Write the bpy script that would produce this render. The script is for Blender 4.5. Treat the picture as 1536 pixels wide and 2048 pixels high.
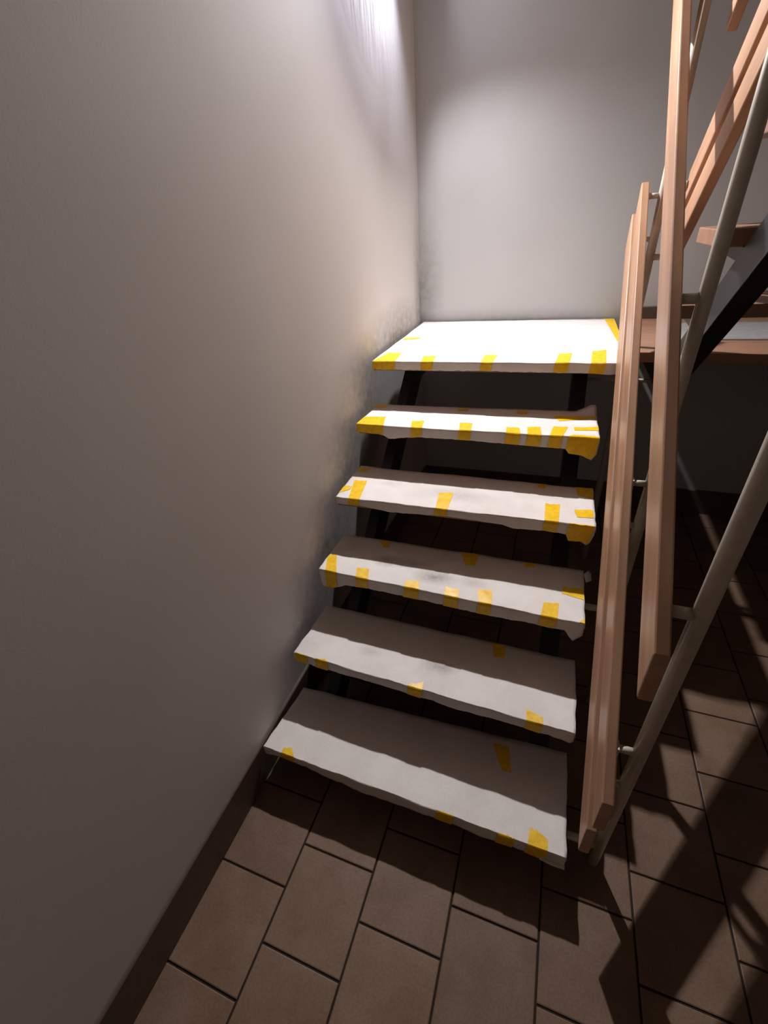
import bpy, bmesh, math, random
from mathutils import Vector, Matrix, noise

random.seed(7)
for o in list(bpy.data.objects):
    bpy.data.objects.remove(o, do_unlink=True)
scene = bpy.context.scene
C = scene.collection

# ------------------------------------------------------------------ camera
cam_data = bpy.data.cameras.new('camera')
cam_data.sensor_fit = 'VERTICAL'
cam_data.sensor_height = 36.0
cam_data.sensor_width = 27.0
cam_data.lens = 873.44 * 36.0 / 2048.0
cam_data.clip_start = 0.02
cam = bpy.data.objects.new('camera', cam_data)
C.objects.link(cam)
RIGHT = Vector((0.93808, 0.33817, -0.07520))
FWD = Vector((-0.32346, 0.77727, -0.53965))
UP = Vector((-0.12404, 0.53055, 0.83853))
cam.matrix_world = Matrix((
    (RIGHT.x, UP.x, -FWD.x, 0.71785),
    (RIGHT.y, UP.y, -FWD.y, -0.56012),
    (RIGHT.z, UP.z, -FWD.z, 1.53677),
    (0, 0, 0, 1)))
scene.camera = cam

# ------------------------------------------------------------------ world, exposure
world = bpy.data.worlds.new('dim_interior')
scene.world = world
world.use_nodes = True
world.node_tree.nodes['Background'].inputs[0].default_value = (0.020, 0.017, 0.015, 1)
world.node_tree.nodes['Background'].inputs[1].default_value = 1.0
vs = scene.view_settings
vs.view_transform = 'Standard'
vs.look = 'None'
vs.gamma = 1.0
vs.use_curve_mapping = False
vs.exposure = 0.0

LAMP = Vector((0.110, 1.80, 2.465))      # bulb of the wall lamp, high on the left wall
LAMP_AIM = Vector((0.44, 0.36, 0.72))    # its open side faces down the lower flight
LAMP_RADIUS = 0.022
LAMP_WATTS = 280.0
LAMP_CONE, LAMP_BLEND = 147.0, 1.0
LAMP_COLOR = (0.97, 0.965, 1.0)

# ------------------------------------------------------------------ materials
def new_mat(name):
    m = bpy.data.materials.new(name)
    m.use_nodes = True
    nt = m.node_tree
    return m, nt, nt.nodes['Principled BSDF']

def N(nt, t, **kw):
    n = nt.nodes.new(t)
    for k, v in kw.items():
        setattr(n, k, v)
    return n

def noise_node(nt, scale, detail=4.0, rough=0.55, vec=None):
    n = N(nt, 'ShaderNodeTexNoise')
    n.inputs['Scale'].default_value = scale
    n.inputs['Detail'].default_value = detail
    n.inputs['Roughness'].default_value = rough
    if vec is not None:
        nt.links.new(vec, n.inputs['Vector'])
    return n

def ramp(nt, src, stops):
    r = N(nt, 'ShaderNodeValToRGB')
    el = r.color_ramp.elements
    while len(el) < len(stops):
        el.new(0.5)
    for e, (pos, col) in zip(el, stops):
        e.position = pos
        e.color = (*col, 1) if len(col) == 3 else col
    nt.links.new(src, r.inputs[0])
    return r

def bump(nt, bsdf, height, strength, dist=0.002, prev=None):
    b = N(nt, 'ShaderNodeBump')
    b.inputs['Strength'].default_value = strength
    b.inputs['Distance'].default_value = dist
    nt.links.new(height, b.inputs['Height'])
    if prev is not None:
        nt.links.new(prev, b.inputs['Normal'])
    nt.links.new(b.outputs[0], bsdf.inputs['Normal'])
    return b.outputs[0]

def mix(nt, fac, a, b, mode='MIX'):
    m = N(nt, 'ShaderNodeMix', data_type='RGBA', blend_type=mode)
    for sock, v in ((0, fac), (6, a), (7, b)):
        if isinstance(v, (int, float)):
            m.inputs[sock].default_value = v
        elif isinstance(v, tuple):
            m.inputs[sock].default_value = (*v, 1)
        else:
            nt.links.new(v, m.inputs[sock])
    return m.outputs[2]

def math_node(nt, op, a, b=None, clamp=False):
    m = N(nt, 'ShaderNodeMath', operation=op, use_clamp=clamp)
    for i, v in enumerate((a, b)):
        if v is None:
            continue
        if isinstance(v, (int, float)):
            m.inputs[i].default_value = v
        else:
            nt.links.new(v, m.inputs[i])
    return m.outputs[0]

def blob(nt, pos, centre, radii):
    """1 at the centre of an ellipsoid, 0 at its surface."""
    v = N(nt, 'ShaderNodeVectorMath', operation='SUBTRACT')
    nt.links.new(pos, v.inputs[0]); v.inputs[1].default_value = centre
    d = N(nt, 'ShaderNodeVectorMath', operation='DIVIDE')
    nt.links.new(v.outputs[0], d.inputs[0]); d.inputs[1].default_value = radii
    l = N(nt, 'ShaderNodeVectorMath', operation='LENGTH')
    nt.links.new(d.outputs[0], l.inputs[0])
    return math_node(nt, 'SUBTRACT', 1.0, l.outputs['Value'], clamp=True)

def plaster(name, base, dark, dark_blobs=(), rough_patch=None):
    m, nt, b = new_mat(name)
    pos = N(nt, 'ShaderNodeNewGeometry').outputs['Position']
    n1 = noise_node(nt, 1.6, 3, 0.5, pos)
    col = ramp(nt, n1.outputs[0], [(0.30, dark), (0.70, base)]).outputs[0]
    n2 = noise_node(nt, 26, 6, 0.6, pos)
    for centre, radii, amount in dark_blobs:  # soft ellipsoids mixed towards dark brown, broken up by noise
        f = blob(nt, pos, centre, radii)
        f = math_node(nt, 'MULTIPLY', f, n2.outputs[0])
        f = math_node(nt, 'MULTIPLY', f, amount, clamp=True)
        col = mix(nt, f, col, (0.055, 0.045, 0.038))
    nt.links.new(col, b.inputs['Base Color'])
    b.inputs['Roughness'].default_value = 0.72
    b.inputs['Specular IOR Level'].default_value = 0.25
    n3 = noise_node(nt, 210, 3, 0.6, pos)
    prev = bump(nt, b, n3.outputs[0], 0.10, 0.0012)
    if rough_patch:
        centre, radii = rough_patch
        f = blob(nt, pos, centre, radii)
        n4 = N(nt, 'ShaderNodeTexNoise')
        n4.inputs['Scale'].default_value = 1.0
        n4.inputs['Detail'].default_value = 2.0
        mp = N(nt, 'ShaderNodeMapping')
        mp.inputs['Scale'].default_value = (1, 22, 6)
        nt.links.new(pos, mp.inputs[0]); nt.links.new(mp.outputs[0], n4.inputs['Vector'])
        h = math_node(nt, 'MULTIPLY', f, n4.outputs[0])
        bump(nt, b, h, 1.0, 0.030, prev)
    return m

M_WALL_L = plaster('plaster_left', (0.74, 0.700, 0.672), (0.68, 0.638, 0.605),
    dark_blobs=[((-0.03, 1.62, 1.10), (0.3, 0.55, 0.17), 1.1),  # dark brown ellipsoids by the landing, the corner and the treads
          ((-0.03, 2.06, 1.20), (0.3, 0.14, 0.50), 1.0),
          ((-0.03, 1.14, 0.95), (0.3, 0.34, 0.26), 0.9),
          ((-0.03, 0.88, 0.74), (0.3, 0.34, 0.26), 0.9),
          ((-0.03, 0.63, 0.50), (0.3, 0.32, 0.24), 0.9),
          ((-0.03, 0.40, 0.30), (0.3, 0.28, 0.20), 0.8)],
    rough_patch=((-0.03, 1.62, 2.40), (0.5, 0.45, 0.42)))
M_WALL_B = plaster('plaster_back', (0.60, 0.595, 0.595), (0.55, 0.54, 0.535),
    dark_blobs=[((-0.02, 2.07, 1.28), (0.13, 0.3, 0.38), 0.7),
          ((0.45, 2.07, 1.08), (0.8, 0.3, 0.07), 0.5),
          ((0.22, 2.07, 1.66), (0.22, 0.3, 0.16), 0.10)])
M_WALL = plaster('plaster_plain', (0.50, 0.43, 0.38), (0.46, 0.39, 0.34))

M_WALL_D = plaster('plaster_unlit_hall', (0.30, 0.25, 0.21), (0.26, 0.22, 0.18))  # dark tone stands in for the lack of light behind and above

def tile_mat():
    m, nt, b = new_mat('stoneware_tile')
    pos = N(nt, 'ShaderNodeNewGeometry').outputs['Position']
    info = N(nt, 'ShaderNodeObjectInfo')
    n1 = noise_node(nt, 7, 4, 0.6, pos)
    n2 = noise_node(nt, 160, 3, 0.7, pos)
    col = ramp(nt, n1.outputs[0], [(0.30, (0.180, 0.105, 0.066)), (0.55, (0.225, 0.138, 0.092)), (0.75, (0.25, 0.162, 0.113))]).outputs[0]
    sp = ramp(nt, n2.outputs[0], [(0.35, (0.78, 0.76, 0.74)), (0.60, (1, 1, 1))]).outputs[0]
    col = mix(nt, 0.8, col, sp, 'MULTIPLY')
    tint = ramp(nt, info.outputs['Random'], [(0.0, (0.86, 0.85, 0.84)), (1.0, (1.06, 1.05, 1.04))]).outputs[0]
    col = mix(nt, 1.0, col, tint, 'MULTIPLY')
    nt.links.new(col, b.inputs['Base Color'])
    b.inputs['Roughness'].default_value = 0.50
    b.inputs['Specular IOR Level'].default_value = 0.3
    bump(nt, b, n2.outputs[0], 0.12, 0.001)
    return m
M_TILE = tile_mat()

def plain(name, col, rough=0.5, spec=0.4, nscale=40, var=0.12, bstr=0.08, metal=0.0):
    m, nt, b = new_mat(name)
    pos = N(nt, 'ShaderNodeTexCoord').outputs['Object']
    n = noise_node(nt, nscale, 4, 0.6, pos)
    lo = tuple(c * (1 - var) for c in col); hi = tuple(min(1, c * (1 + var)) for c in col)
    c = ramp(nt, n.outputs[0], [(0.3, lo), (0.7, hi)]).outputs[0]
    nt.links.new(c, b.inputs['Base Color'])
    b.inputs['Roughness'].default_value = rough
    b.inputs['Specular IOR Level'].default_value = spec
    b.inputs['Metallic'].default_value = metal
    bump(nt, b, n.outputs[0], bstr, 0.001)
    return m
M_GROUT = plain('dark_grout', (0.035, 0.024, 0.019), 0.9, 0.1)
M_SKIRT = plain('dark_skirting', (0.125, 0.085, 0.066), 0.5, 0.3)
M_BLACK = plain('black_painted_steel', (0.016, 0.015, 0.018), 0.42, 0.45)
M_CREAM = plain('cream_painted_tube', (0.60, 0.53, 0.43), 0.33, 0.5, 30, 0.08)
M_METAL = plain('lamp_base_metal', (0.55, 0.55, 0.56), 0.4, 0.5)

def wood(name, dark, light, axis, rough=0.36):
    m, nt, b = new_mat(name)
    tc = N(nt, 'ShaderNodeTexCoord')
    mp = N(nt, 'ShaderNodeMapping')
    sc = {'x': (1.6, 26, 26), 'y': (26, 1.6, 26), 'slope': (26, 1.6, 26)}[axis]
    mp.inputs['Scale'].default_value = sc
    nt.links.new(tc.outputs['Object'], mp.inputs[0])
    n = noise_node(nt, 1.0, 6, 0.62, mp.outputs[0])
    n2 = noise_node(nt, 3.0, 3, 0.5, tc.outputs['Object'])
    c = ramp(nt, n.outputs[0], [(0.28, dark), (0.72, light)]).outputs[0]
    t = ramp(nt, n2.outputs[0], [(0.3, (0.86, 0.82, 0.80)), (0.7, (1.06, 1.04, 1.0))]).outputs[0]
    c = mix(nt, 1.0, c, t, 'MULTIPLY')
    nt.links.new(c, b.inputs['Base Color'])
    b.inputs['Roughness'].default_value = rough
    b.inputs['Specular IOR Level'].default_value = 0.5
    b.inputs['Coat Weight'].default_value = 0.08
    b.inputs['Coat Roughness'].default_value = 0.25
    bump(nt, b, n.outputs[0], 0.08, 0.001)
    return m
M_RAIL = wood('varnished_rail_wood', (0.39, 0.205, 0.115), (0.57, 0.335, 0.21), 'slope', 0.42)
M_TREAD = wood('varnished_tread_wood', (0.29, 0.145, 0.088), (0.41, 0.225, 0.145), 'x', 0.42)

def paper_mat(name, stains=()):
    m, nt, b = new_mat(name)
    pos = N(nt, 'ShaderNodeNewGeometry').outputs['Position']
    n1 = noise_node(nt, 9, 5, 0.6, pos)
    n2 = noise_node(nt, 55, 5, 0.7, pos)
    n3 = noise_node(nt, 420, 3, 0.7, pos)
    c = ramp(nt, n1.outputs[0], [(0.30, (0.74, 0.672, 0.625)), (0.65, (0.83, 0.765, 0.718))]).outputs[0]
    fib = ramp(nt, n3.outputs[0], [(0.30, (0.90, 0.89, 0.88)), (0.65, (1.0, 1.0, 1.0))]).outputs[0]
    c = mix(nt, 1.0, c, fib, 'MULTIPLY')
    for centre, radii, amount in stains:
        f = math_node(nt, 'MULTIPLY', blob(nt, pos, centre, radii), n2.outputs[0])
        f = math_node(nt, 'MULTIPLY', f, amount, clamp=True)
        c = mix(nt, f, c, (0.16, 0.13, 0.11))
    nt.links.new(c, b.inputs['Base Color'])
    b.inputs['Roughness'].default_value = 0.85
    b.inputs['Specular IOR Level'].default_value = 0.15
    prev = bump(nt, b, n1.outputs[0], 0.25, 0.006)
    bump(nt, b, n2.outputs[0], 0.22, 0.0015, prev)
    return m
M_PAPER = paper_mat('white_protective_paper')
M_SHEET = plain('shade_grey_sheet', (0.30, 0.285, 0.275), 0.9, 0.1)  # dim grey carries the shade under the upper flight
M_PAPER_SCUFF = paper_mat('scuffed_protective_paper', [
    ((0.235, 0.591, 0.5233), (0.075, 0.040, 0.1), 1.1),
    ((0.423, 0.548, 0.5233), (0.090, 0.045, 0.1), 1.2),
    ((0.551, 0.556, 0.5233), (0.060, 0.030, 0.1), 0.6),
    ((0.33, 0.60, 0.5233), (0.09, 0.03, 0.1), 0.7)])
M_PAPER_WORN = paper_mat('worn_protective_paper', [
    ((0.49, 0.335, 0.338), (0.07, 0.030, 0.1), 0.9),
    ((0.25, 0.330, 0.338), (0.05, 0.030, 0.1), 0.5),
    ((0.45, 0.80, 0.7087), (0.16, 0.05, 0.1), 0.5),
    ((0.18, 0.83, 0.7087), (0.08, 0.03, 0.1), 0.4)])

def tape_mat():
    m, nt, b = new_mat('yellow_adhesive_tape')
    pos = N(nt, 'ShaderNodeNewGeometry').outputs['Position']
    n = noise_node(nt, 60, 4, 0.65, pos)
    c = ramp(nt, n.outputs[0], [(0.3, (0.80, 0.43, 0.008)), (0.65, (0.95, 0.60, 0.012))]).outputs[0]
    nt.links.new(c, b.inputs['Base Color'])
    b.inputs['Roughness'].default_value = 0.38
    b.inputs['Specular IOR Level'].default_value = 0.35
    bump(nt, b, n.outputs[0], 0.35, 0.002)
    return m
M_TAPE = tape_mat()

def glow_mat():
    m, nt, b = new_mat('lamp_bulb_glow')
    b.inputs['Base Color'].default_value = (0.9, 0.9, 0.9, 1)
    b.inputs['Emission Color'].default_value = (0.90, 0.93, 1.0, 1)
    b.inputs['Emission Strength'].default_value = 20.0
    return m
M_GLOW = glow_mat()

def baffle_mat():
    """bluish glass of the added lamp baffle: mostly milky, a little light goes straight through in streaks"""
    m, nt, b = new_mat('baffle_glass')
    out = nt.nodes['Material Output']
    pos = N(nt, 'ShaderNodeTexCoord').outputs['Object']
    nrm = N(nt, 'ShaderNodeVectorMath', operation='NORMALIZE')
    flat = N(nt, 'ShaderNodeVectorMath', operation='MULTIPLY')
    flat.inputs[1].default_value = (1, 1, 0)
    nt.links.new(pos, flat.inputs[0]); nt.links.new(flat.outputs[0], nrm.inputs[0])
    n = noise_node(nt, 9.0, 3, 0.6, nrm.outputs[0])
    f = ramp(nt, n.outputs[0], [(0.40, (0.03,) * 3), (0.60, (0.24,) * 3)]).outputs[0]  # see-through share made up to streak a glow onto the wall
    tp = N(nt, 'ShaderNodeBsdfTransparent'); tp.inputs[0].default_value = (0.80, 0.84, 1.0, 1)
    df = N(nt, 'ShaderNodeBsdfDiffuse'); df.inputs[0].default_value = (0.8, 0.8, 0.82, 1)
    mx = N(nt, 'ShaderNodeMixShader')
    nt.links.new(f, mx.inputs[0]); nt.links.new(df.outputs[0], mx.inputs[1]); nt.links.new(tp.outputs[0], mx.inputs[2])
    nt.links.new(mx.outputs[0], out.inputs['Surface'])
    nt.nodes.remove(b)
    return m
M_BAFFLE = baffle_mat()

# ------------------------------------------------------------------ helpers
def link(name, me, mat, parent=None):
    if mat is not None and not me.materials:
        me.materials.append(mat)
    o = bpy.data.objects.new(name, me)
    C.objects.link(o)
    if parent is not None:
        o.parent = parent
    return o

def from_bm(name, bm, mat, parent=None, smooth=False):
    bmesh.ops.recalc_face_normals(bm, faces=bm.faces)
    me = bpy.data.meshes.new(name)
    bm.to_mesh(me); bm.free()
    if smooth:
        for p in me.polygons:
            p.use_smooth = True
    return link(name, me, mat, parent)

def tag(o, label=None, cat=None, group=None, kind=None):
    for k, v in (('label', label), ('category', cat), ('group', group), ('kind', kind)):
        if v:
            o[k] = v
    return o

def empty(name, loc=(0, 0, 0)):
    o = bpy.data.objects.new(name, None)
    o.location = loc
    o.empty_display_size = 0.1
    C.objects.link(o)
    return o

def prism(bm, poly, axis, a, b):
    """poly: 2-D outline; extruded along axis from a to b."""
    def P(q, t):
        return {'x': (t, q[0], q[1]), 'y': (q[0], t, q[1]), 'z': (q[0], q[1], t)}[axis]
    va = [bm.verts.new(P(q, a)) for q in poly]
    vb = [bm.verts.new(P(q, b)) for q in poly]
    n = len(poly)
    bm.faces.new(va); bm.faces.new(list(reversed(vb)))
    for i in range(n):
        bm.faces.new((va[i], vb[i], vb[(i + 1) % n], va[(i + 1) % n]))

def bevel(bm, w, seg=2):
    bmesh.ops.bevel(bm, geom=list(bm.edges), offset=w, segments=seg, profile=0.5, affect='EDGES')

def box(name, lo, hi, mat, parent=None, bw=0.0):
    """Box whose object origin sits at its centre."""
    c = [(a + b) / 2 for a, b in zip(lo, hi)]
    bm = bmesh.new()
    prism(bm, [(lo[0] - c[0], lo[1] - c[1]), (hi[0] - c[0], lo[1] - c[1]), (hi[0] - c[0], hi[1] - c[1]), (lo[0] - c[0], hi[1] - c[1])], 'z', lo[2] - c[2], hi[2] - c[2])
    if bw:
        bevel(bm, bw)
    o = from_bm(name, bm, mat, parent)
    o.location = c
    return o

def prism_obj(name, poly, axis, a, b, mat, parent=None, bw=0.0):
    bm = bmesh.new()
    prism(bm, poly, axis, a, b)
    if bw:
        bevel(bm, bw)
    return from_bm(name, bm, mat, parent)

def tube(bm, pts, r, seg=14):
    pts = [Vector(q) for q in pts]
    rings = []
    for i, q in enumerate(pts):
        d = (pts[min(i + 1, len(pts) - 1)] - pts[max(i - 1, 0)]).normalized()
        u = d.orthogonal().normalized()
        if rings and True:
            u = (rings[-1][1] - d * rings[-1][1].dot(d)).normalized()
        v = d.cross(u)
        rings.append(([bm.verts.new(q + (u * math.cos(t) + v * math.sin(t)) * r) for t in [2 * math.pi * k / seg for k in range(seg)]], u))
    for (a, _), (b, _) in zip(rings, rings[1:]):
        for k in range(seg):
            bm.faces.new((a[k], a[(k + 1) % seg], b[(k + 1) % seg], b[k]))
    bm.faces.new(rings[0][0]); bm.faces.new(rings[-1][0])

def tube_obj(name, pts, r, mat, parent=None, seg=14):
    bm = bmesh.new()
    tube(bm, pts, r, seg)
    o = from_bm(name, bm, mat, parent)
    for p in o.data.polygons:
        p.use_smooth = len(p.vertices) == 4
    return o

# ------------------------------------------------------------------ the room
WX, BY, RX, FY, CZ = -0.035, 2.07, 2.02, -2.6, 4.6
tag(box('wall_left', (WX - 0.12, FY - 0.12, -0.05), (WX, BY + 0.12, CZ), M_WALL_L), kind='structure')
tag(box('wall_back', (WX, BY, -0.05), (RX, BY + 0.12, CZ), M_WALL_B), kind='structure')
tag(box('wall_right', (RX, FY - 0.12, -0.05), (RX + 0.12, BY + 0.12, CZ), M_WALL), kind='structure')
tag(box('wall_front', (WX, FY - 0.12, -0.05), (RX, FY, CZ), M_WALL_D), kind='structure')
tag(box('ceiling', (WX - 0.12, FY - 0.12, CZ), (RX + 0.12, BY + 0.12, CZ + 0.1), M_WALL_D), kind='structure')

floor = tag(box('floor', (WX, FY, -0.05), (RX, BY, -0.004), M_GROUT), kind='structure')
PX, PY, GAP = 0.2248, 0.2297, 0.0055
tile_cache = {}
def tile(x0, x1, y0, y1):
    w, l = round(x1 - x0, 4), round(y1 - y0, 4)
    if (w, l) not in tile_cache:
        bm = bmesh.new()
        e = 0.0022
        lo = [bm.verts.new((sx * w / 2, sy * l / 2, -0.0035)) for sx, sy in ((-1, -1), (1, -1), (1, 1), (-1, 1))]
        mid = [bm.verts.new((sx * w / 2, sy * l / 2, -0.0012)) for sx, sy in ((-1, -1), (1, -1), (1, 1), (-1, 1))]
        top = [bm.verts.new((sx * (w / 2 - e), sy * (l / 2 - e), 0)) for sx, sy in ((-1, -1), (1, -1), (1, 1), (-1, 1))]
        bm.faces.new(top)
        for a, b in ((lo, mid), (mid, top)):
            for k in range(4):
                bm.faces.new((a[k], a[(k + 1) % 4], b[(k + 1) % 4], b[k]))
        me = bpy.data.meshes.new('tile')
        bmesh.ops.recalc_face_normals(bm, faces=bm.faces)
        bm.to_mesh(me); bm.free()
        me.materials.append(M_TILE)
        tile_cache[(w, l)] = me
    o = bpy.data.objects.new('tile', tile_cache[(w, l)])
    C.objects.link(o)
    o.parent = floor
    o.matrix_parent_inverse = Matrix.Translation(-Vector(floor.location))
    o.location = ((x0 + x1) / 2, (y0 + y1) / 2, random.uniform(-0.0006, 0.0003))
    o.rotation_euler = (random.uniform(-0.0012, 0.0012), random.uniform(-0.0012, 0.0012), 0)
for k in range(10):
    xa, xb = -0.037 + k * PX + GAP / 2, -0.037 + (k + 1) * PX - GAP / 2
    xa, xb = max(xa, WX + 0.001), min(xb, RX - 0.001)
    if xb - xa < 0.02:
        continue
    off = -0.258 if k % 2 == 0 else -0.147
    j = -11
    while True:
        ya, yb = off + j * PY + GAP / 2, off + (j + 1) * PY - GAP / 2
        j += 1
        if ya > BY:
            break
        ya, yb = max(ya, FY + 0.001), min(yb, BY - 0.001)
        if yb - ya < 0.02:
            continue
        tile(xa, xb, ya, yb)

bl = prism_obj('baseboard_left', [(WX, 0.001), (WX + 0.009, 0.001), (WX + 0.009, 0.148), (WX + 0.006, 0.152), (WX, 0.152)], 'y', FY, BY - 0.009, M_SKIRT)
tag(bl, kind='structure')
bb = prism_obj('baseboard_back', [(BY, 0.001), (BY - 0.009, 0.001), (BY - 0.009, 0.148), (BY - 0.006, 0.152), (BY, 0.152)], 'x', WX + 0.0092, RX, M_SKIRT)
tag(bb, kind='structure')
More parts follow.
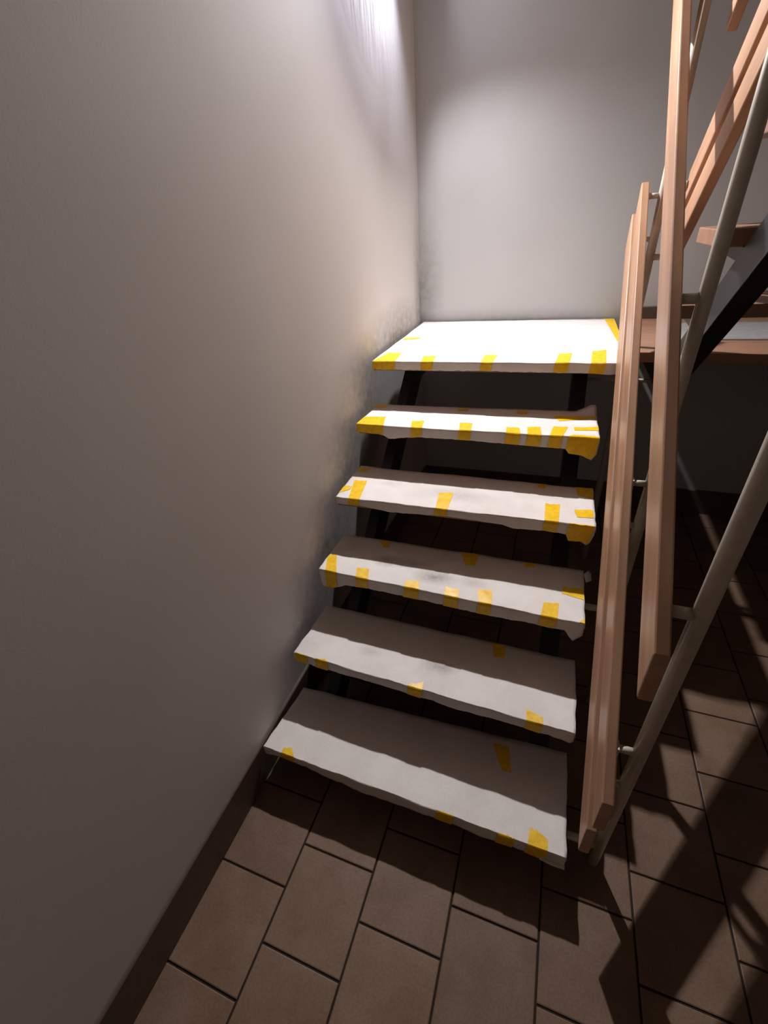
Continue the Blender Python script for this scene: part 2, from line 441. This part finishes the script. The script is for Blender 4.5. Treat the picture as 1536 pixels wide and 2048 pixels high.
# low dark skirting on the back wall above the far half of the landing
tr = prism_obj('trim_1', [(BY, 1.0775), (BY - 0.009, 1.0775), (BY - 0.009, 1.128), (BY - 0.006, 1.131), (BY, 1.131)], 'x', 1.0, RX - 0.001, M_SKIRT)
tag(tr, kind='structure')
TREADS = {
 1: dict(z=0.1526, quad=[(-0.02, 0.011), (0.904, -0.002), (0.901, 0.279), (0.003, 0.245)],
   hem=[(-0.028, 0.039), (0.049, 0.023), (0.168, 0.035), (0.296, 0.059), (0.39, 0.054), (0.565, 0.043), (0.699, 0.05), (0.811, 0.046), (0.883, 0.052), (0.908, 0.047)],
   tape=[([(0.05, 0.025), (0.075, 0.034), (0.096, 0.02), (0.049, 0.02)], 1), ([(0.812, 0.041), (0.858, 0.025), (0.859, 0.002), (0.809, 0.003)], 1), ([(0.684, 0.244), (0.734, 0.245), (0.749, 0.168), (0.722, 0.167)], 0), ([(0.732, 0.0025), (0.775, 0.0015), (0.776, 0.0), (0.732, 0.0)], 1), ([(0.561, 0.005), (0.609, 0.004), (0.61, 0.0), (0.562, 0.0)], 1)]),
 2: dict(z=0.3380, quad=[(-0.002, 0.251), (0.9, 0.227), (0.898, 0.479), (0.01, 0.49)],
   hem=[(-0.012, 0.032), (0.122, 0.04), (0.27, 0.035), (0.416, 0.038), (0.582, 0.044), (0.773, 0.035), (0.895, 0.047), (0.903, 0.028)],
   tape=[([(0.086, 0.246), (0.114, 0.254), (0.13, 0.244), (0.082, 0.241)], 1), ([(0.419, 0.248), (0.458, 0.267), (0.46, 0.239), (0.413, 0.237)], 1), ([(0.766, 0.262), (0.813, 0.25), (0.814, 0.229), (0.77, 0.228)], 1), ([(0.639, 0.481), (0.681, 0.483), (0.684, 0.428), (0.651, 0.423)], 0), ([(0.004, 0.2525), (0.052, 0.2515), (0.052, 0.247), (0.004, 0.246)], 1)]),
 3: dict(z=0.5233, quad=[(0.007, 0.487), (0.898, 0.463), (0.897, 0.708), (0.011, 0.709)],
   hem=[(-0.002, 0.044), (0.013, 0.077), (0.058, 0.076), (0.105, 0.053), (0.183, 0.045), (0.325, 0.045), (0.421, 0.045), (0.566, 0.049), (0.775, 0.041), (0.849, 0.04), (0.862, 0.065), (0.876, 0.077), (0.898, 0.045), (0.9, 0.01)],
   tape=[([(0.005, 0.564), (0.036, 0.579), (0.078, 0.476), (0.033, 0.476)], 1), ([(0.141, 0.526), (0.186, 0.532), (0.201, 0.473), (0.155, 0.474)], 1), ([(0.333, 0.509), (0.378, 0.512), (0.387, 0.468), (0.335, 0.468)], 1), ([(0.47, 0.512), (0.515, 0.509), (0.521, 0.466), (0.475, 0.464)], 1), ([(0.574, 0.53), (0.62, 0.532), (0.627, 0.467), (0.585, 0.466)], 1), ([(0.78, 0.523), (0.824, 0.529), (0.822, 0.46), (0.774, 0.46)], 1), ([(0.837, 0.612), (0.898, 0.612), (0.899, 0.563), (0.831, 0.577)], 0), ([(0.893, 0.478), (0.9, 0.484), (0.9, 0.462), (0.882, 0.464)], 0), ([(0.164, 0.703), (0.206, 0.705), (0.215, 0.668), (0.196, 0.66)], 0), ([(0.48, 0.71), (0.548, 0.714), (0.545, 0.641), (0.512, 0.638)], 0), ([(0.703, 0.704), (0.749, 0.709), (0.74, 0.686), (0.712, 0.679)], 0)]),
 4: dict(z=0.7087, quad=[(0.006, 0.693), (0.904, 0.706), (0.903, 0.947), (0.004, 0.949)],
   hem=[(-0.0, 0.03), (0.058, 0.029), (0.119, 0.028), (0.22, 0.04), (0.389, 0.029), (0.518, 0.028), (0.619, 0.035), (0.662, 0.045), (0.75, 0.037), (0.827, 0.042), (0.835, 0.064), (0.872, 0.061), (0.893, 0.074), (0.905, 0.034), (0.909, 0.016)],
   tape=[([(0.027, 0.825), (0.078, 0.831), (0.102, 0.701), (0.058, 0.701)], 1), ([(-0.004, 0.771), (0.038, 0.78), (0.037, 0.749), (0.006, 0.722)], 0), ([(0.378, 0.804), (0.429, 0.815), (0.433, 0.71), (0.39, 0.712)], 1), ([(0.749, 0.81), (0.796, 0.815), (0.794, 0.71), (0.751, 0.709)], 1), ([(0.84, 0.789), (0.898, 0.8), (0.899, 0.752), (0.85, 0.745)], 0), ([(0.832, 0.701), (0.899, 0.702), (0.9, 0.692), (0.826, 0.692)], 1), ([(0.847, 0.95), (0.902, 0.951), (0.902, 0.871), (0.851, 0.889)], 0), ([(0.357, 0.959), (0.44, 0.965), (0.44, 0.943), (0.368, 0.939)], 0), ([(0.003, 0.937), (0.054, 0.935), (0.045, 0.898), (0.004, 0.901)], 0), ([(0.711, 0.95), (0.748, 0.953), (0.743, 0.911), (0.72, 0.915)], 0)]),
 5: dict(z=0.8941, quad=[(0.002, 0.955), (0.894, 0.969), (0.891, 1.218), (0.013, 1.188)],
   hem=[(-0.003, 0.031), (0.109, 0.037), (0.14, 0.054), (0.19, 0.046), (0.268, 0.039), (0.411, 0.038), (0.588, 0.042), (0.733, 0.046), (0.797, 0.048), (0.807, 0.063), (0.853, 0.067), (0.879, 0.082), (0.901, 0.049), (0.901, 0.021)],
   tape=[([(0.008, 1.033), (0.094, 1.046), (0.117, 0.944), (0.001, 0.955)], 1), ([(0.215, 1.021), (0.263, 1.029), (0.273, 0.941), (0.23, 0.941)], 1), ([(0.406, 1.03), (0.453, 1.033), (0.46, 0.954), (0.416, 0.954)], 1), ([(0.581, 1.015), (0.627, 1.016), (0.636, 0.953), (0.586, 0.955)], 1), ([(0.654, 1.027), (0.699, 1.038), (0.707, 0.956), (0.66, 0.956)], 1), ([(0.743, 1.045), (0.793, 1.049), (0.777, 0.953), (0.735, 0.955)], 1), ([(0.741, 1.146), (0.893, 1.169), (0.896, 1.149), (0.763, 1.101)], 0), ([(0.811, 1.046), (0.9, 1.066), (0.898, 1.03), (0.815, 1.02)], 0), ([(0.811, 0.981), (0.883, 0.98), (0.895, 0.946), (0.796, 0.942)], 1), ([(0.002, 1.187), (0.059, 1.187), (0.053, 1.148), (0.002, 1.143)], 0), ([(0.365, 1.177), (0.408, 1.186), (0.413, 1.159), (0.37, 1.152)], 0), ([(0.604, 1.19), (0.646, 1.189), (0.64, 1.155), (0.603, 1.161)], 0)]),
 6: dict(z=1.0795, quad=[(-0.004, 1.197), (0.973, 1.208), (0.966, 2.055), (-0.015, 2.055)],
   hem=[(-0.006, 0.032), (0.048, 0.035), (0.21, 0.033), (0.327, 0.035), (0.456, 0.033), (0.578, 0.035), (0.718, 0.035), (0.837, 0.035), (0.907, 0.040), (0.977, 0.034)],
   tape=[([(0.021, 1.333), (0.081, 1.334), (0.097, 1.198), (-0.001, 1.197)], 1), ([(0.194, 1.282), (0.249, 1.291), (0.258, 1.195), (0.209, 1.193)], 1), ([(0.449, 1.305), (0.498, 1.31), (0.494, 1.207), (0.449, 1.205)], 1), ([(0.731, 1.334), (0.779, 1.342), (0.769, 1.214), (0.721, 1.212)], 1), ([(0.852, 1.378), (0.902, 1.396), (0.892, 1.22), (0.843, 1.218)], 1), ([(0.002, 1.631), (0.08, 1.644), (0.083, 1.61), (0.005, 1.588)], 0), ([(0.923, 2.132), (0.981, 2.132), (0.977, 1.732), (0.952, 1.543)], 0)]),
}

TH = 0.038                                # board thickness
PT = 0.003                                # how far the paper stands off the board

# ------------------------------------------------------------------ staircase
stairs = tag(empty('staircase', (0.45, 1.2, 0)), 'open-riser staircase with wooden treads on black steel stringers, turning at a landing', 'staircase')
def under(o, parent=stairs):
    o.parent = parent
    o.matrix_parent_inverse = Matrix.Translation(-Vector(parent.location))
    return o

RISE, GO = 0.1854, 0.2373
for i in range(1, 6):
    T = TREADS[i]
    z = T['z']
    q = T['quad']
    e = PT + 0.002
    under(prism_obj('stair_tread', [(0.006, q[0][1] + e), (0.894, q[1][1] + e), (0.894, q[2][1] - 0.004), (0.012, q[3][1] - 0.004)], 'z', z - PT - TH, z - PT, M_TREAD, bw=0.003))
# the landing: one board for each flight
zl = TREADS[6]['z']
under(prism_obj('landing_board', [(-0.005, 1.204), (0.962, 1.216), (0.962, 2.055), (-0.005, 2.055)], 'z', zl - PT - TH, zl - PT, M_TREAD, bw=0.003))
under(prism_obj('landing_board', [(1.010, 1.385), (1.99, 1.345), (1.99, 2.06), (1.010, 2.06)], 'z', zl - PT - TH, zl - PT, M_TREAD, bw=0.003))

# lower stringers: sloped box that bends to run level under the landing
def lower_stringer(x0, x1):
    s = RISE / GO
    top = lambda y: 0.475 + s * (y - 0.709)
    zt_ = zl - PT - TH
    yk = 0.709 + (zt_ - 0.475) / s
    H = 0.127
    y0 = 0.709 - (0.475 - 0.0) / s
    poly = [(y0 + 0.0, 0.001), (yk, zt_), (2.05, zt_), (2.05, zt_ - 0.10), (yk + 0.06, zt_ - 0.10), (y0 + H / s, 0.001)]
    return under(prism_obj('stringer', poly, 'x', x0, x1, M_BLACK, bw=0.002))
lower_stringer(0.080, 0.125)
lower_stringer(0.795, 0.850)
for i in range(1, 6):                     # arms that carry each tread
    T = TREADS[i]
    z = T['z'] - PT - TH
    yf = (T['quad'][0][1] + T['quad'][1][1]) / 2 + 0.05
    ys = 0.709 + (z - 0.475) / (RISE / GO)
    for x0, x1 in ((0.082, 0.123), (0.797, 0.848)):
        under(prism_obj('tread_bracket', [(yf, z - 0.0005), (ys - 0.0, z - 0.0005), (ys - 0.015, z - 0.014), (yf + 0.01, z - 0.008)], 'x', x0, x1, M_BLACK))

# upper flight, rising back towards the viewer
US = 0.80
def ustr(x0, x1):
    top = lambda y: 1.395 - US * (y - 0.899)
    H = 0.124
    z2 = zl - PT - TH
    yk = 0.899 + (1.395 - z2) / US
    poly = [(-0.65, top(-0.65)), (yk, z2), (2.05, z2), (2.05, z2 - 0.10), (yk - 0.03, z2 - 0.10), (-0.65, top(-0.65) - H)]
    return under(prism_obj('stringer', poly, 'x', x0, x1, M_BLACK, bw=0.002))
ustr(1.100, 1.155)
ustr(1.860, 1.915)
for k in range(1, 8):
    z = zl + 0.2 * k
    y1 = 1.355 - (k - 1) * 0.2425
    under(box('stair_tread', (1.052, y1 - 0.25, z - TH), (1.985, y1, z), M_TREAD, bw=0.003))
    zb = z - TH
    ys = 0.899 + (1.395 - zb) / US
    for x0, x1 in ((1.102, 1.153), (1.862, 1.913)):
        under(prism_obj('tread_bracket', [(ys + 0.004, zb - 0.0005), (y1 - 0.05, zb - 0.0005), (y1 - 0.06, zb - 0.020), (ys + 0.02, zb - 0.032)], 'x', x0, x1, M_BLACK))

# ------------------------------------------------------------------ paper covers and tape
def interp(pts, x):
    if x <= pts[0][0]:
        return pts[0][1]
    for (xa, a), (xb, b) in zip(pts, pts[1:]):
        if x <= xb:
            t = (x - xa) / max(1e-6, xb - xa)
            return a + (b - a) * t
    return pts[-1][1]

class Cover:
    def __init__(self, i):
        self.i = i
        T = TREADS[i]
        self.z = T['z']
        self.FL, self.FR, self.BR, self.BL = [Vector(q) for q in T['quad']]
        self.hem = T['hem']
    def plan(self, s, t):                 # s: left-right, t: 0 back .. 1 front
        a = self.BL.lerp(self.BR, s); b = self.FL.lerp(self.FR, s)
        w = 0.004 * noise.noise((s * 9, self.i * 3.1, 0.3)) * (1 - t) + (0.0022 * noise.noise((s * 14, self.i * 1.7, 5)) + 0.0012 * noise.noise((s * 45, self.i * 2.9, 3))) * t
        q = a.lerp(b, t)
        ex = 0.003 * noise.noise((t * 6, self.i * 2.3, 7)) * (abs(s - 0.5) * 2) ** 6
        return Vector((q.x + ex, q.y + w))
    def height(self, x, y):
        n = noise.noise((x * 7, y * 11, self.i * 4.7)) * 0.0016 + noise.noise((x * 24, y * 24, self.i * 9.1)) * 0.0006
        # creases run in from the ends of the sheet, and one back corner of the fifth cover curls up
        end = min(1.0, max(0.0, (abs(x - 0.45) - 0.28) / 0.17))
        n += end * 0.0016 * abs(noise.noise((x * 30 + y * 22, y * 14, self.i * 2.1)))
        if self.i == 5 and x > 0.82 and y > 1.17:
            n += 0.016 * min(1.0, (x - 0.82) / 0.05) * (y - 1.17) / 0.03 * max(0.0, min(1.0, (0.905 - x) / 0.02))
        return self.z + max(n, -0.0016)
    def front_y(self, x):
        t = (x - self.FL.x) / (self.FR.x - self.FL.x)
        return self.FL.y + (self.FR.y - self.FL.y) * t
    def bulge(self, x, d):
        return 0.0025 * noise.noise((x * 13, d * 30, self.i * 5.3)) + 0.06 * max(0, d - 0.045)

LABELS = {
 1: ('white paper cover over the lowest stair tread, just above the floor tiles', M_PAPER),
 2: ('white paper cover with a few small tapes on the second tread from the floor', M_PAPER_WORN),
 3: ('scuffed white paper cover with dark smudges and a loose corner on the third tread', M_PAPER_SCUFF),
 4: ('white paper cover with three long yellow tapes on the fourth tread from the floor', M_PAPER_WORN),
 5: ('white paper cover with many yellow tapes on the narrow tread just below the landing', M_PAPER),
 6: ('large bright white paper cover over the landing against the corner of the walls', M_PAPER)}

def make_cover(i):
    cv = Cover(i)
    label, mat = LABELS[i]
    nx, nt_ = 120, 16
    bm = bmesh.new()
    rows = []
    for r in range(nt_ + 1):
        row = []
        for c in range(nx + 1):
            q = cv.plan(c / nx, r / nt_)
            z = cv.height(q.x, q.y)
            row.append(bm.verts.new((q.x, q.y, z)))
        rows.append(row)
    nd = 6
    for r in range(nd + 1):               # the drop over the front edge, down to a ragged hem
        row = []
        for c in range(nx + 1):
            top = rows[nt_][c].co
            hang = max(0.012, interp(cv.hem, top.x)) + 0.0025 * noise.noise((top.x * 40, i * 2.2, 1)) + 0.0016 * noise.noise((top.x * 130, i * 1.2, 4))
            d = 0.0016 + (hang - 0.0016) * r / nd
            y = cv.plan(c / nx, 1.0).y - 0.0025 - max(-0.0015, cv.bulge(top.x, d))
            row.append(bm.verts.new((top.x, y, cv.z - d)))
        rows.append(row)
    for a, b in zip(rows, rows[1:]):
        for c in range(nx):
            bm.faces.new((a[c], a[c + 1], b[c + 1], b[c]))
    for c in range(nx):
        ed = bm.edges.get((rows[nt_][c], rows[nt_][c + 1]))
        ed.smooth = False
    for side in (0, nx):                  # short folds at both ends
        sgn = -1 if side == 0 else 1
        prev = None
        for r in range(nt_ + 1):
            v = rows[r][side]
            dep = 0.024 + 0.008 * noise.noise((r * 0.9, i * 3.0, sgn * 2.0))
            w = bm.verts.new((v.co.x + sgn * 0.003, v.co.y, v.co.z - dep))
            if prev:
                bm.faces.new((prev[0], v, w, prev[1]))
            prev = (v, w)
    if i == 3:                            # loose corner sticking out at the back right
        a = [bm.verts.new(p) for p in ((0.897, 0.690, 0.5235), (0.912, 0.712, 0.5245), (0.921, 0.706, 0.520), (0.922, 0.672, 0.517), (0.905, 0.655, 0.519))]
        bm.faces.new(a)
    if i == 1:                            # rolled paper end at the right corner
        tube(bm, [(0.845, -0.003, 0.106), (0.875, -0.006, 0.104), (0.906, -0.006, 0.105)], 0.0055, 8)
    o = from_bm('paper_cover', bm, mat, smooth=True)
    tag(o, label, 'paper cover', 'paper covers taped over the lower flight')
    sol = o.modifiers.new('thickness', 'SOLIDIFY'); sol.thickness = 0.0008; sol.offset = 0
    for quad, over in TREADS[i]['tape']:
        make_tape(cv, [Vector(q) for q in quad], over, o)
    return o

def make_tape(cv, q, over, parent):
    BLq, BRq, FRq, FLq = q
    bm = bmesh.new()
    nu, nv = 8, 7
    k = random.random() * 50
    rows = []
    if over:
        FLq.y = cv.front_y(FLq.x); FRq.y = cv.front_y(FRq.x)
    ymax = min(cv.BL.y, cv.BR.y) - 0.001
    for r in range(nv + 1):
        t = r / nv
        row = []
        for c in range(nu + 1):
            s = c / nu
            a = BLq.lerp(BRq, s); b = FLq.lerp(FRq, s)
            p_ = a.lerp(b, t)
            rag = (0.004 * noise.noise((s * 4, k, 0)) + 0.003 * noise.noise((s * 13, k, 3))) * (1 - t)
            y = min(p_.y + rag, ymax)
            x = min(max(p_.x, min(cv.FL.x, cv.BL.x) + 0.001), max(cv.FR.x, cv.BR.x) - 0.001)
            row.append(bm.verts.new((x, y, cv.height(x, y) + 0.0014 + 0.0005 * noise.noise((x * 60, y * 60, k)))))
        rows.append(row)
    if over:
        for d0 in (0.0, 0.25, 0.5, 0.75, 1.0):
            row = []
            for c in range(nu + 1):
                x = rows[nv][c].co.x
                hang = max(0.018, interp(cv.hem, x)) - 0.001
                d = 0.002 + (hang - 0.002) * d0
                y = cv.front_y(x) - 0.0052 - max(-0.0015, cv.bulge(x, d))
                row.append(bm.verts.new((x - 0.004 * d0, y, cv.z - d)))
            rows.append(row)
    for a, b in zip(rows, rows[1:]):
        for c in range(len(a) - 1):
            bm.faces.new((a[c], a[c + 1], b[c + 1], b[c]))
    if over:
        for c in range(nu):
            bm.edges.get((rows[nv][c], rows[nv][c + 1])).smooth = False
    o = from_bm('tape_strip', bm, M_TAPE, parent, smooth=True)
    return o

for i in range(1, 7):
    make_cover(i)

# sheet on the far landing half; its grey is shade put into the colour
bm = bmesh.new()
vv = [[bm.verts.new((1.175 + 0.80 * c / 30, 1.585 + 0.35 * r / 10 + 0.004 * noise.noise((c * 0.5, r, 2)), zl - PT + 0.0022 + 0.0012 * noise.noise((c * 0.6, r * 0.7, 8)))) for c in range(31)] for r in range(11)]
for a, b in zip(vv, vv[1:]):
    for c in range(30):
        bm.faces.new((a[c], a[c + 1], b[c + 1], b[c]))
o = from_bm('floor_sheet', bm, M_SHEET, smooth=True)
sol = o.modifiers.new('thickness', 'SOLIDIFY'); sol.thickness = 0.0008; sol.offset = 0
tag(o, 'plain sheet with shade painted in as grey, lying on the far landing board under the upper flight', 'sheet')

# ------------------------------------------------------------------ railing between the flights
rail = tag(empty('stair_railing', (0.993, 0.7, 0)), 'stair railing of sloping brown wooden boards on cream metal posts', 'railing')
POST_X, POST_R = 0.993, 0.0148
POSTS = (0.076, 0.595, 1.477)
for y in POSTS:
    under(tube_obj('post', [(POST_X, y, 0.0), (POST_X, y, 2.90)], POST_R, M_CREAM, seg=20), rail)

def board(y0, y1, ctr, slope, H, x0, x1, yref):
    """sloping board, ends cut plumb"""
    z = lambda y: ctr + slope * (y - yref)
    bm = bmesh.new()
    prism(bm, [(y0, z(y0) - H / 2), (y1, z(y1) - H / 2), (y1, z(y1) + H / 2), (y0, z(y0) + H / 2)], 'x', x0, x1)
    bevel(bm, 0.0035, 2)
    ym = (y0 + y1) / 2
    a = math.atan(slope)
    L = Matrix.Translation((x0, ym, z(ym))) @ Matrix.Rotation(a, 4, 'X')
    bmesh.ops.transform(bm, matrix=L.inverted(), verts=bm.verts)
    o = from_bm('rail_board', bm, M_RAIL)
    o.parent = rail
    o.matrix_parent_inverse = Matrix.Translation(-Vector(rail.location))
    o.matrix_basis = L
    return z

LX0, LX1 = 0.923, 0.948
B1E, B2E, HE = (0.000, 1.63), (-0.025, 1.51), (0.003, 1.80)
low = [board(*B1E, 0.633, 0.735, 0.116, LX0, LX1, 0.5),
       board(*B2E, 0.828, 0.720, 0.112, LX0, LX1, 0.5),
       board(*HE, 1.262, 0.765, 0.116, LX0, LX1, 0.5)]
UX0, UX1 = 1.045, 1.073
up = [board(-0.60, 1.47, 1.745, -0.80, 0.105, UX0, UX1, 1.0),
      board(-0.60, 1.41, 1.900, -0.80, 0.105, UX0, UX1, 1.0),
      board(-0.50, 1.39, 1.974, -0.80, 0.105, UX0, UX1, 1.39)]
def stub(y, z, xa, xb, r=0.0105):
    under(tube_obj('bracket', [(xa, y, z), (xb, y, z)], r, M_CREAM, seg=12), rail)
for y in POSTS:
    # flat strap behind the two lower boards, with its stubs, and a stub to the handrail
    z0, z1 = low[0](y) - 0.075, low[1](y) + 0.048
    under(box('strap', (LX1, y - 0.012, z0), (LX1 + 0.004, y + 0.012, z1), M_CREAM, bw=0.001), rail)
    for zz in (low[1](y) + 0.036, (low[0](y) + low[1](y)) / 2, low[0](y) - 0.064):
        stub(y, zz, LX1 + 0.003, POST_X - POST_R + 0.003, 0.0085)
    stub(y, low[2](y) + 0.036, LX1 - 0.001, POST_X - POST_R + 0.003)
    for f, y_end in zip(up[:2], (1.47, 1.41)):
        yy = min(y, y_end - 0.02)
        if f(yy) < 2.8:
            under(tube_obj('bracket', [(POST_X + POST_R - 0.003, y - (0.004 if yy != y else 0), f(yy)), (UX0 + 0.001, yy, f(yy))], 0.0105, M_CREAM, seg=12), rail)
# arms from the posts to the treads and the landing
stub(POSTS[0], TREADS[1]['z'] - PT - TH - 0.0115, 0.87, POST_X - POST_R + 0.003)
stub(POSTS[1], TREADS[3]['z'] - PT - TH - 0.0115, 0.87, POST_X - POST_R + 0.003)
stub(POSTS[2], 0.942, 0.8505, POST_X - POST_R + 0.003, 0.008)
stub(POSTS[2], 0.942, POST_X + POST_R - 0.003, 1.0995, 0.008)

# ------------------------------------------------------------------ wall lamp above the landing
lamp = tag(empty('wall_lamp', (WX, LAMP.y, LAMP.z + 0.12)), 'lamp with an added round glass dish high on the left wall above the landing', 'lamp')
def lathe(name, prof, mat, seg=28, closed=True):
    """profile (height, radius) turned about the local z axis"""
    bm = bmesh.new()
    rings = [[bm.verts.new((r * math.cos(t), r * math.sin(t), h)) for t in [2 * math.pi * k / seg for k in range(seg)]] for h, r in prof]
    for a, b in zip(rings, rings[1:]):
        for k in range(seg):
            bm.faces.new((a[k], a[(k + 1) % seg], b[(k + 1) % seg], b[k]))
    if closed:
        bm.faces.new(rings[0]); bm.faces.new(rings[-1])
    return from_bm(name, bm, mat, smooth=True)
def place(o, m):
    o.parent = lamp
    o.matrix_parent_inverse = Matrix.Translation(-Vector(lamp.location))
    o.matrix_basis = m
aim = (LAMP_AIM - LAMP).normalized()
A = Matrix.Translation(LAMP) @ aim.to_track_quat('-Z', 'Y').to_matrix().to_4x4()
S = Matrix.Translation((WX, LAMP.y, LAMP.z)) @ Matrix.Rotation(math.pi / 2, 4, 'Y')
face = LAMP.x - 0.012 - WX                # the glass dish is added to keep light off the near wall
place(lathe('wall_plate', [(0.0008, 0.040), (0.010, 0.040), (0.014, 0.034), (0.015, 0.010)], M_METAL, seg=32), S)
place(lathe('stem', [(0.012, 0.009), (face - 0.004, 0.009)], M_METAL), S)
place(lathe('baffle', [(face, 0.009), (face, 0.040), (face + 0.0005, 0.110), (face + 0.002, 0.160)], M_BAFFLE, seg=48, closed=False), S)
place(lathe('bulb', [(face - 0.003, 0.009), (face + 0.004, 0.009), (face + 0.010, 0.012), (face + 0.018, 0.010), (face + 0.021, 0.004)], M_GLOW), S)
ld = bpy.data.lights.new('lamp_beam', 'SPOT')
ld.energy = LAMP_WATTS
ld.color = LAMP_COLOR
ld.spot_size = math.radians(LAMP_CONE)
ld.spot_blend = LAMP_BLEND
ld.shadow_soft_size = LAMP_RADIUS
lo_ = bpy.data.objects.new('lamp_beam', ld)
C.objects.link(lo_)
place(lo_, Matrix.Translation((0.008, 0, 0)) @ A)
